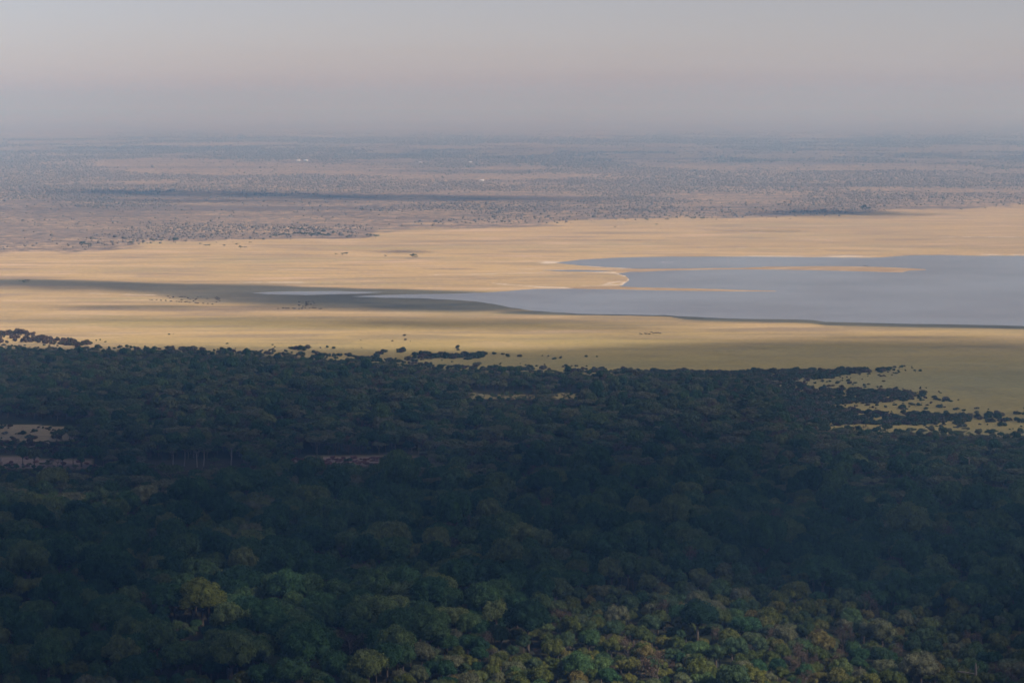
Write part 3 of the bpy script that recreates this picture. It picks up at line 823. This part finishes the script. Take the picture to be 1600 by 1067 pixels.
for (a, b, r) in [(772, 551, 2.8), (786, 552, 2.2), (792, 554, 3.4), (812, 554, 3.0), (848, 555, 1.4), (857, 555, 1.8), (866, 559, 1.9), (877, 558, 2.2), (916, 556, 1.4), (932, 556, 1.7), (716, 541, 3.4), (715, 545, 2.6),
                  (632, 523, 1.5), (633, 530, 1.5), (641, 532, 1.4), (564, 531, 1.1), (613, 532, 1.0), (565, 543, 1.0), (552, 544, 1.0), (430, 541, 1.6), (426, 538, 1.2), (355, 536, 1.2), (500, 542, 1.9), (512, 541, 2.2), (522, 543, 1.8),
                  (264, 522, 1.1), (271, 521, 1.1), (199, 540, 2.8), (165, 533, 1.8), (157, 530, 1.6), (186, 541, 2.6), (150, 531, 1.6), (1397, 573, 1.8), (1408, 572, 1.5), (1424, 572, 1.4), (1022, 574, 5.0), (1462, 622, 2.4), (1436, 631, 2.8)]:
    shr.append((a, b + r * 1.1, r, 'standing alone on the open plain', False))
S_ALL = S + SB + SRD
SR = []
for me in S_ALL:
    a = np.empty(len(me.vertices) * 3, np.float32); me.vertices.foreach_get('co', a); a = a.reshape(-1, 3); SR.append(float(np.percentile(np.hypot(a[:, 0], a[:, 1]), 97)))
rec = []
for (a, b, r, wh, br) in shr:
    gx, gy = ground(a, b); v = int(RNG.integers(len(S) + len(SB), len(S_ALL)) if 'reddish' in wh else RNG.integers(len(S), len(S) + len(SB))) if br else int(RNG.integers(len(S)))
    rec.append((float(gx), float(gy), r / SR[v], v, wh, a, b))
rank = sorted(range(len(rec)), key=lambda i: -((2.0 if 'alone' in rec[i][4] else 1.0) * shr[i][2] / rec[i][1] if -5 < rec[i][5] < 1605 else 0))
solo = set(rank[:300]); rest = []
for i, (gx, gy, s_, v, wh, a, b) in enumerate(rec):
    if i in solo:
        o = obj('shrub', S_ALL[v], None, (gx, gy, 0), (0, 0, float(RNG.uniform(0, 6.28))), (s_, s_, s_ * float(RNG.uniform(.8, 1.15))))
        look = 'reddish-brown' if v >= len(S) + len(SB) else 'grey-brown' if v >= len(S) else 'dark green'
        col = COLS[int(np.clip(a / 80, 0, 19))]; size = 'large ' if shr[i][2] > 4.2 else 'small ' if shr[i][2] < 2.4 else ''
        if len(f'{size}{look} shrub {wh}, {col}'.split()) > 14: size = ''
        tag(o, f'{size}{look} shrub {wh}' + (f', {col}' if len(wh.split()) < 9 else ''), 'shrub', f'{look} shrubs {wh}')
        if 'alone' in wh:
            col = COLS[int(np.clip(a / 80, 0, 19))]
            o['label'] = f'{"small " if shr[i][2] < 1.7 else ""}dark shrub alone on the plain, {col}'
        lab_items.append((o, o['label'], a))
    else: rest.append((gx, gy, s_, v))
rest = np.array(rest)
uniquify(lab_items); lab_items = []
for nm, k0, k1, lab in (('shrubland', 0, len(S), 'dark shrubs massed along the edge of the wood'), ('dry_shrubland', len(S), len(S) + len(SB), 'grey-brown dry shrubs by the clearings and the thicket'),
                        ('reddish_shrubland', len(S) + len(SB), len(S_ALL), 'reddish-brown low shrubs in the strip within the wood')):
    q = rest[(rest[:, 3] >= k0) & (rest[:, 3] < k1)]
    scatter(nm, S_ALL[k0:k1], q[:, 0], q[:, 1], np.zeros(len(q)), q[:, 2], q[:, 2] * RNG.uniform(.8, 1.15, len(q)), RNG.uniform(0, 6.28, len(q)), q[:, 3].astype(int) - k0, lab)

# ------------------------------------------------------------------ far dry scrub beyond the lake
FAR_TREES = [(460, 369, 5.0), (468, 369, 6), (478, 370, 6.5), (486, 371, 7), (495, 371.5, 7), (504, 372, 6.5), (512, 372, 6), (450, 371, 5), (440, 371, 5), (430, 372, 5), (470, 362, 6), (458, 361, 6.5), (482, 361, 7), (492, 363, 5),
             (505, 365, 5), (520, 366, 4.5), (533, 372, 6), (548, 372, 5.5), (543, 373, 4), (576, 372, 6.5), (587, 373, 6.5), (511, 359, 3), (645, 404, 6), (650, 404, 4), (1352, 332, 11), (1083, 345, 6), (1097, 345, 6), (1042, 345, 5),
             (1011, 346, 5), (1026, 353, 3.5), (961, 356, 2.5), (535, 399, 3), (541, 399.5, 4), (525, 399, 2.5), (313, 383, 2.5), (321, 386, 4), (327, 385, 3), (350, 386, 3), (370, 384, 3.5), (376, 389, 4), (383, 388.5, 3), (391, 381, 3),
             (318, 371, 3), (330, 370, 3), (602, 402, 2.5), (206, 383, 6), (239, 380, 6), (252, 379, 5), (275, 379, 6), (290, 379, 4), (138, 386, 6), (130, 384, 6), (1502, 329, 3.5), (1540, 327, 3), (1352, 418, 3.0), (1356, 418.4, 2.0),
             (30, 441, 2.4), (36, 442, 2.8), (42, 441, 3), (38, 443, 2), (45, 440.5, 2.2)]
FT = [proto_acacia(170 + i, 6.0, 7.5, .7, M_SHRUB, M_BARK, 12, 70) for i in range(3)]
FTJ = [joined(p, 'far_tree') for p in FT]
for i, (a, b, r) in enumerate(FAR_TREES):
    gx, gy = ground(a, b); s_ = r / 6.0
    e = bpy.data.objects.new('acacia_tree', None); COL.objects.link(e)
    e.location = (float(gx), float(gy), 0); e.rotation_euler = (0, 0, float(RNG.uniform(0, 6.28))); e.scale = (s_, s_, s_ * float(RNG.uniform(.9, 1.25)))
    c, t = FT[i % 3]; obj('trunk', t, e); obj('crown', c, e)
    if 30 <= a <= 46 and b > 430: lab = 'low dark bush in the cluster on the grey mud at far left'
    elif i == 24: lab = 'lone broad tree beside the long cloud shadow beyond the lake'
    elif a in (645, 650): lab = 'lone spreading tree on the straw plain left of the lake'
    elif a in (1352, 1356): lab = 'tiny bush on the long sand spit'
    elif a in (576, 587): lab = 'one of two trees standing together right of the far dark grove'
    elif 430 <= a <= 560: lab = 'dark tree in the far grove at the edge of the straw plain'
    elif a < 300: lab = 'dark tree along the far scrub edge at left'
    elif a < 420: lab = 'small dark tree scattered on the straw plain below the far scrub'
    elif a > 900: lab = 'small dark tree along the far scrub edge beyond the lake'
    else: lab = 'small dark tree on the straw plain left of the lone spreading tree'
    tag(e, lab, 'tree', 'far trees: ' + lab); lab_items.append((e, lab, a))
uniquify(lab_items); lab_items = []

def far_scrub():
    n = 520000
    qy = RNG.uniform(0, 1, n) ; d0, d1 = 4000., 23000.
    yy = np.sqrt(d0 ** 2 + qy ** 1.35 * (d1 ** 2 - d0 ** 2))
    xx = RNG.uniform(-.26, .26, n) * yy
    qx, qpy = photo(xx, yy)
    dens = sstep(-5, 26, edge_y(qx, SCRUB_EDGE) - qpy)
    f = fbm(xx / 300.0, yy / 520.0, 41) * .55 + fbm(xx / 1100., yy / 1500., 47) * .45
    dens = dens * np.clip(.30 + 8 * (f - .47), .03, 1)
    dens = dens * (1 - sstep(7000, 21000, yy))
    k = RNG.random(n) < dens
    xx, yy = xx[k], yy[k]
    m = len(xx)
    r = np.exp(RNG.normal(math.log(1.6), .36, m)); 
    r *= 1 + .5 * sstep(6000, 14000, yy)
    V0 = np.array([(math.cos(a) * c, math.sin(a) * c, z) for z, c, o in ((-.6, .8, 0), (.45, .85, .6)) for a in np.arange(4) * math.pi / 2 + o] + [(0, 0, 1.)])
    F0 = np.array([(j, (j + 1) % 4, 4 + j) for j in range(4)] + [((j + 1) % 4, 4 + (j + 1) % 4, 4 + j) for j in range(4)] + [(4 + j, 4 + (j + 1) % 4, 8) for j in range(4)])
    nv = len(V0)
    jit = 1 + RNG.uniform(-.3, .3, (m, nv, 1))
    V = V0[None] * jit * r[:, None, None] * np.array([1.15, 1.15, .75])
    V[:, :, 2] += r[:, None] * .5
    V[:, :, 0] += xx[:, None]; V[:, :, 1] += yy[:, None]
    F = (F0[None] + (np.arange(m) * nv)[:, None, None]).reshape(-1, 3)
    print('far scrub bushes', m, 'tris', len(F))
    o = obj('scrub', mesh_from('scrub', V.reshape(-1, 3), F, [scrub_mat()]))
    tag(o, 'hazy grey-brown scrub bushes covering the land beyond the lake', kind='stuff')
def scrub_mat():
    m, N, L = new_mat('dry_scrub_mass')
    g = N.new('ShaderNodeNewGeometry')
    r = ramp(N, [(0, (.105, .10, .082)), (.4, (.15, .128, .105)), (.8, (.19, .155, .125)), (1, (.23, .185, .14))])
    L.new(g.outputs['Random Per Island'], r.inputs[0])
    d = N.new('ShaderNodeBsdfDiffuse'); L.new(r.outputs[0], d.inputs[0])
    o = N.new('ShaderNodeOutputMaterial'); L.new(d.outputs[0], o.inputs[0])
    return m
far_scrub()

# ------------------------------------------------------------------ animals
def buffalo_mesh():
    g = Geo()
    g.tube([[-1.25, 0, 1.12], [-1.1, 0, 1.15], [-.55, 0, 1.08], [.1, 0, 1.05], [.7, 0, 1.15], [1.0, 0, 1.22], [1.2, 0, 1.25]], [.16, .36, .46, .50, .50, .42, .28], 10)
    g.tube([[1.0, 0, 1.28], [1.4, 0, 1.18], [1.62, 0, 1.02], [1.86, 0, .82], [1.92, 0, .76]], [.30, .24, .21, .15, .10], 8)
    for sx, sy in ((.85, .22), (.85, -.22), (-.9, .22), (-.9, -.22)):
        b = -.10 if sx < 0 else .02
        g.tube([[sx, sy, 1.0], [sx + (.12 if sx < 0 else 0), sy, .68], [sx + b, sy, .40], [sx + b * .4, sy, .1], [sx + b * .4 + .05, sy, 0]], [.21, .15, .085, .075, .10], 6)
    for sy in (1, -1):
        g.tube([[1.5, sy * .08, 1.25], [1.5, sy * .38, 1.16], [1.46, sy * .52, 1.34], [1.40, sy * .42, 1.5]], [.08, .07, .045, .015], 6)
        g.tube([[1.42, sy * .18, 1.2], [1.34, sy * .42, 1.08]], [.06, .03], 5)
    g.tube([[-1.26, 0, 1.25], [-1.4, 0, .9], [-1.4, 0, .5]], [.05, .035, .05], 5)
    me = g.mesh('buffalo', [plain_mat('dark_hide', (.035, .028, .024))])
    o = bpy.data.objects.new('tmp', me); COL.objects.link(o)
    md = o.modifiers.new('r', 'REMESH'); md.mode = 'VOXEL'; md.voxel_size = .07
    dg = bpy.context.evaluated_depsgraph_get()
    me2 = bpy.data.meshes.new_from_object(o.evaluated_get(dg)); me2.name = 'buffalo'
    bpy.data.objects.remove(o)
    if not me2.materials: me2.materials.append(me.materials[0])
    return me2
BUF = buffalo_mesh()
herds = [('dark buffalo in the small herd on the sunlit strip below the lake', [(1000 + i * 3.6 + RNG.uniform(-1, 1), 522.6 + RNG.uniform(-.8, .8) + (-1.6 if i > 4 else 0)) for i in range(10)]),
         ('dark grazing animal in the loose herd on the marsh', [(RNG.uniform(262, 345), RNG.uniform(464, 473)) for _ in range(34)]),
         ('dark grazing animal in the file below the loose marsh herd', [(232 + i * 7.2 + RNG.uniform(-2, 2), 468.5 + i * .55 + RNG.uniform(-.4, .4)) for i in range(15)]),
         ('dark grazing animal in the herd near the end of the lake arm', [(RNG.uniform(466, 492), RNG.uniform(472, 480)) for _ in range(16)]),
         ('dark grazing animal in the line below the lake arm herd', [(436 + i * 5.2 + RNG.uniform(-2, 2), 482.6 + RNG.uniform(-.5, .6)) for i in range(14)])]
for lab, pts in herds:
    if len(pts) <= 16: lab_items = []
    for (a, b) in pts:
        gx, gy = ground(a, b); s_ = float(RNG.uniform(.7, .95))
        o = tag(obj('buffalo', BUF, None, (float(gx), float(gy), 0), (0, 0, float(RNG.choice([0, math.pi]) + RNG.normal(0, .5))), (s_,) * 3), lab, 'buffalo', lab); lab_items.append((o, lab, a))
    if len(pts) <= 16: uniquify(lab_items)
def bird_mesh():
    g = Geo()
    g.tube([[-.42, 0, .98], [-.25, 0, 1.0], [0, 0, 1.02], [.22, 0, 1.05], [.34, 0, 1.1]], [.03, .13, .18, .13, .06], 8)
    g.tube([[.28, 0, 1.08], [.42, 0, 1.28], [.36, 0, 1.52], [.44, 0, 1.66], [.55, 0, 1.64], [.64, 0, 1.54]], [.06, .035, .03, .05, .05, .015], 6)
    for sy in (.06, -.06): g.tube([[-.02, sy, .92], [.02, sy, .45], [-.02, sy, -.05]], [.03, .018, .018], 5)
    return g.mesh('water_bird', [plain_mat('white_feathers', (.78, .72, .70), vary=.08)], True)
BIRD = bird_mesh()
for (a, b) in [(1036 + RNG.uniform(-3, 16), 410.5 + RNG.uniform(-.8, .8)) for _ in range(16)]:
    gx, gy = ground(a, b)
    tag(obj('water_bird', BIRD, None, (float(gx), float(gy), .1), (0, 0, float(RNG.uniform(0, 6.28))), (1.1,) * 3), 'white wading bird in the flock on the upper bay', 'bird', 'flock of white birds on the upper bay')

# ------------------------------------------------------------------ far white houses
M_WALL = plain_mat('whitewashed_wall', (.78, .75, .70), vary=.08)
M_TIN = plain_mat('pale_metal_roof', (.80, .80, .80), rough=.5, vary=.08)
M_DOOR = plain_mat('dark_door', (.06, .05, .04))
def box(g, x0, x1, y0, y1, z0, z1):
    V = [(a, b, c) for c in (z0, z1) for b in (y0, y1) for a in (x0, x1)]
    g.add(V, [(0, 2, 3), (0, 3, 1), (4, 5, 7), (4, 7, 6), (0, 1, 5), (0, 5, 4), (2, 6, 7), (2, 7, 3), (0, 4, 6), (0, 6, 2), (1, 3, 7), (1, 7, 5)])
def house_meshes(wd, dp, h):
    a = Geo(); box(a, -wd / 2, wd / 2, -dp / 2, dp / 2, 0, h)
    a.add([(-wd / 2, -dp / 2, h), (-wd / 2, dp / 2, h), (-wd / 2, 0, h + dp * .3)], [(0, 2, 1)]); a.add([(wd / 2, -dp / 2, h), (wd / 2, dp / 2, h), (wd / 2, 0, h + dp * .3)], [(0, 1, 2)])
    r = Geo(); e = .5
    for s_ in (1, -1):
        y0 = s_ * (dp / 2 + e); z0 = h - e * .6 + .05; z1 = h + dp * .3 + .08
        V = [(-wd / 2 - e, y0, z0), (wd / 2 + e, y0, z0), (wd / 2 + e, 0, z1), (-wd / 2 - e, 0, z1)]
        V += [(p, q, t + .12) for p, q, t in V]
        r.add(V, [(0, 1, 2), (0, 2, 3), (4, 6, 5), (4, 7, 6), (0, 4, 5), (0, 5, 1), (1, 5, 6), (1, 6, 2), (3, 2, 6), (3, 6, 7), (0, 3, 7), (0, 7, 4)])
    d = Geo(); box(d, -.6, .6, -dp / 2 - .06, -dp / 2 + .05, 0, 2.1)
    wn = Geo(); box(wn, -.7, .7, -dp / 2 - .05, -dp / 2 + .05, 1.1, 2.2)
    return a.mesh('wall', [M_WALL]), r.mesh('roof', [M_TIN]), d.mesh('door', [M_DOOR]), wn.mesh('window', [M_DOOR])
HM = house_meshes(13, 8, 3.4)
for (a, b, s_, rz, lab) in [(466, 252.3, 1.1, .2, 'white house at the left of the far white pair, in the hazy scrub'), (478, 252.2, 1.15, -.15, 'white house at the right of the far white pair, in the hazy scrub'),
                            (753, 283.5, .95, .1, 'tiny white house alone in the scrub beyond the straw plain'), (735, 254.5, .9, .3, 'faint white house far off at the edge of the blue band'),
                            (657, 255, .8, 0, 'faintest pale house far off between the other white houses')]:
    gx, gy = ground(a, b)
    e = bpy.data.objects.new('house', None); COL.objects.link(e); e.location = (float(gx), float(gy), 0); e.rotation_euler = (0, 0, rz); e.scale = (s_,) * 3
    tag(e, lab, 'house', 'far white houses')
    obj('wall', HM[0], e); obj('roof', HM[1], e); obj('door', HM[2], e)
    for q in (-4, 4): obj('window', HM[3], e, (q, 0, 0))

# ------------------------------------------------------------------ fallen and broken bleached trunks
def log_mesh(ln, r, seed):
    rng = np.random.default_rng(seed); g = Geo()
    pts = [[t * ln, rng.normal(0, .12), r + .1 * math.sin(t * 5)] for t in np.linspace(0, 1, 7)]
    g.tube(pts, [r * 1.3, r, r * .95, r * .85, r * .75, r * .6, r * .35], 8)
    g.tube([[ln * .6, 0, r], [ln * .72, .9, r + .9], [ln * .8, 1.3, r + 1.8]], [r * .4, r * .25, r * .1], 5)
    return g.mesh('fallen_trunk', [M_BLEACH], True)
gx, gy = ground(1496, 1084)
tag(obj('fallen_trunk', log_mesh(7, .35, 3), None, (float(gx), float(gy), 9.3), (0, math.radians(4), -.15)), 'pale fallen trunk lodged among the trees near the bottom right', 'trunk')
g = Geo(); g.tube([[0, 0, 0], [.1, 0, 5], [.3, .1, 9], [.2, .1, 11.5], [.35, .1, 13.2]], [.75, .62, .55, .42, .08], 8); g.tube([[.2, .1, 9.6], [1.0, 0, 10.6], [1.5, 0, 12]], [.3, .2, .05], 6)
gx, gy = ground(1523, 1082)
tag(obj('broken_trunk', g.mesh('broken_trunk', [M_BLEACH], True), None, (float(gx), float(gy), 0)), 'broken upright white trunk above the pale fallen trunk', 'trunk')

# ------------------------------------------------------------------ clouds (above and behind the view): they throw the shade on wood and plain
CLOUD_Z = 1500.0
def shade(qx, qy):
    """how much of the sun the cloud cover takes away over the land at photo position (qx, qy)"""
    top = np.interp(qx, [-500, 0, 300, 600, 800, 900, 1000, 1150, 1300, 1600, 2100], [536, 540, 541, 546, 546, 542, 538, 530, 527, 533, 540])
    s = sstep(-5, 7, qy - top) * 1.0
    s = s * (.70 + .30 * sstep(0, 230, qy - edge_y(qx, FOREST_EDGE)))
    # thin places over the lower wood
    for (cx, cy_, rx, ry, a) in [(1060, 1098, 340, 112, .98), (960, 1075, 240, 80, .55), (318, 974, 50, 42, .92), (600, 975, 140, 36, .30), (520, 1085, 240, 32, .30), (60, 805, 170, 22, .22), (1330, 1000, 160, 40, .15)]:
        s = s * (1 - a * soft_ell(qx, qy, cx, cy_, rx, ry, .75))
    def streak(x0, x1, yc, h, a, slope=0, soft=.8):
        return a * soft_ell(qx, qy - (qx - (x0 + x1) / 2) * slope, (x0 + x1) / 2, yc, (x1 - x0) / 2, h, soft)
    for st in [(60, 900, 481, 5, .45, .004), (150, 520, 448, 6, .15, .01), (-200, 420, 446, 9, .42, .01), (380, 860, 470, 12, .4, .02), (330, 1000, 504, 8.5, .62, .008), (560, 1050, 512, 5, .5, .012), (-100, 420, 497, 4, .35, .01), (900, 1160, 526, 3.5, .4, .005),
               (1100, 1700, 530, 6, .5, .006), (1150, 1420, 333, 5.5, .85, .01), (80, 620, 303, 4.5, .9, .012), (380, 860, 308, 5.0, .9, .014), (100, 560, 314, 3.5, .5, .01), (330, 1700, 243, 17, .32, .0), (850, 1800, 225, 9, .22, 0),
               (-200, 900, 218, 4, .22, 0), (585, 670, 393, 2.4, .75, 0), (-200, 330, 330, 18, .25, 0), (300, 1100, 330, 12, .25, 0), (1120, 1260, 361, 2.5, .4, 0), (-100, 500, 232, 5, .25, 0)]:
        s = np.maximum(s, streak(*st) * np.clip(.45 + 1.15 * fbm(qx / 160.0, qy / 5.0, 91), .3, 1.25))
    return np.clip(s, 0, 1)
def cloud_mat():
    m, N, L = new_mat('cloud_vapour')
    d = N.new('ShaderNodeBsdfDiffuse'); d.inputs[0].default_value = (.85, .85, .86, 1)
    t = N.new('ShaderNodeBsdfTranslucent'); t.inputs[0].default_value = (.85, .85, .86, 1)
    mx = N.new('ShaderNodeMixShader'); mx.inputs[0].default_value = .5
    L.new(d.outputs[0], mx.inputs[1]); L.new(t.outputs[0], mx.inputs[2])
    o = N.new('ShaderNodeOutputMaterial'); L.new(mx.outputs[0], o.inputs[0])
    return m
M_CLOUD = cloud_mat()
def cloud(label, y0, y1, half, cell, seed):
    """puffs on a loose lattice, fat where the cover is thick and dwindling to wisps towards its edges"""
    rng = np.random.default_rng(seed)
    rows = np.arange(y0, y1, cell); P_ = []
    for k, yr in enumerate(rows):
        hw = half if y0 < 0 else half * yr
        xr = np.arange(-hw, hw, cell) + (k % 2) * cell * .5
        P_.append(np.stack([xr, np.full(len(xr), yr)], -1))
    Q = np.concatenate(P_); Q = Q + rng.uniform(-.22, .22, Q.shape) * cell
    xx, yy = Q[:, 0], Q[:, 1]
    if y0 < 0: cov = np.full(len(xx), .97)
    else:
        a, b = photo(xx, yy)
        cov = np.minimum(shade(a, b), .94)
    k = cov > .03
    xx, yy, cov = xx[k], yy[k], cov[k]; m = len(xx)
    fill = np.interp(cov, [0, .6, .8, .92, .985], [0, .6, .9, 1.25, 1.8])
    r = cell * np.sqrt(fill / (math.pi * 1.55)) * rng.uniform(.92, 1.08, m)
    z = CLOUD_Z + rng.uniform(-1, 1, m) * 120
    V0, F0 = ICO1; nv = len(V0)
    V = V0[None] * (1.06 + rng.uniform(-.14, .14, (m, nv, 1))) * r[:, None, None]
    V = V + np.stack([xx + SUN[0] / SUN[2] * z, yy + SUN[1] / SUN[2] * z, z], -1)[:, None, :]
    F = (F0[None] + (np.arange(m) * nv)[:, None, None]).reshape(-1, 3)
    print(label, m)
    o = obj('cloud', mesh_from('cloud', V.reshape(-1, 3), F, [M_CLOUD], None, True))
    tag(o, label, kind='stuff')
cloud('unseen cloud added over the escarpment to shade the near haze', -900, 880, 1000, 40, 5)  # added out of view, keeps sun off the haze before the wood
cloud('broken cloud high over the wood and the near plain', 880, 2450, .34, 14, 1)
cloud('streaky cloud high over the grassland and the marsh', 2450, 4600, .30, 16, 2)
cloud('long cloud bank high over the far scrub', 4600, 9000, .28, 40, 3)
cloud('distant cloud bank high over the far plain', 9000, 26000, .28, 110, 4)

# ------------------------------------------------------------------ haze
def haze_box():
    g = Geo(); box(g, -52000, 52000, -6000, 64000, -1.5, 375.0)
    m, N, L = new_mat('dusty_air')
    v = N.new('ShaderNodeVolumePrincipled')
    v.inputs['Color'].default_value = (.31, .62, 1.0, 1)
    v.inputs['Absorption Color'].default_value = (.88, .82, 1, 1)
    v.inputs['Density'].default_value = 1.35e-4
    v.inputs['Anisotropy'].default_value = 0.0
    o = N.new('ShaderNodeOutputMaterial'); L.new(v.outputs[0], o.inputs['Volume'])
    m.cycles.homogeneous_volume = True
    tag(obj('haze', g.mesh('haze', [m])), 'pale dusty haze over the whole valley', kind='stuff')
haze_box()
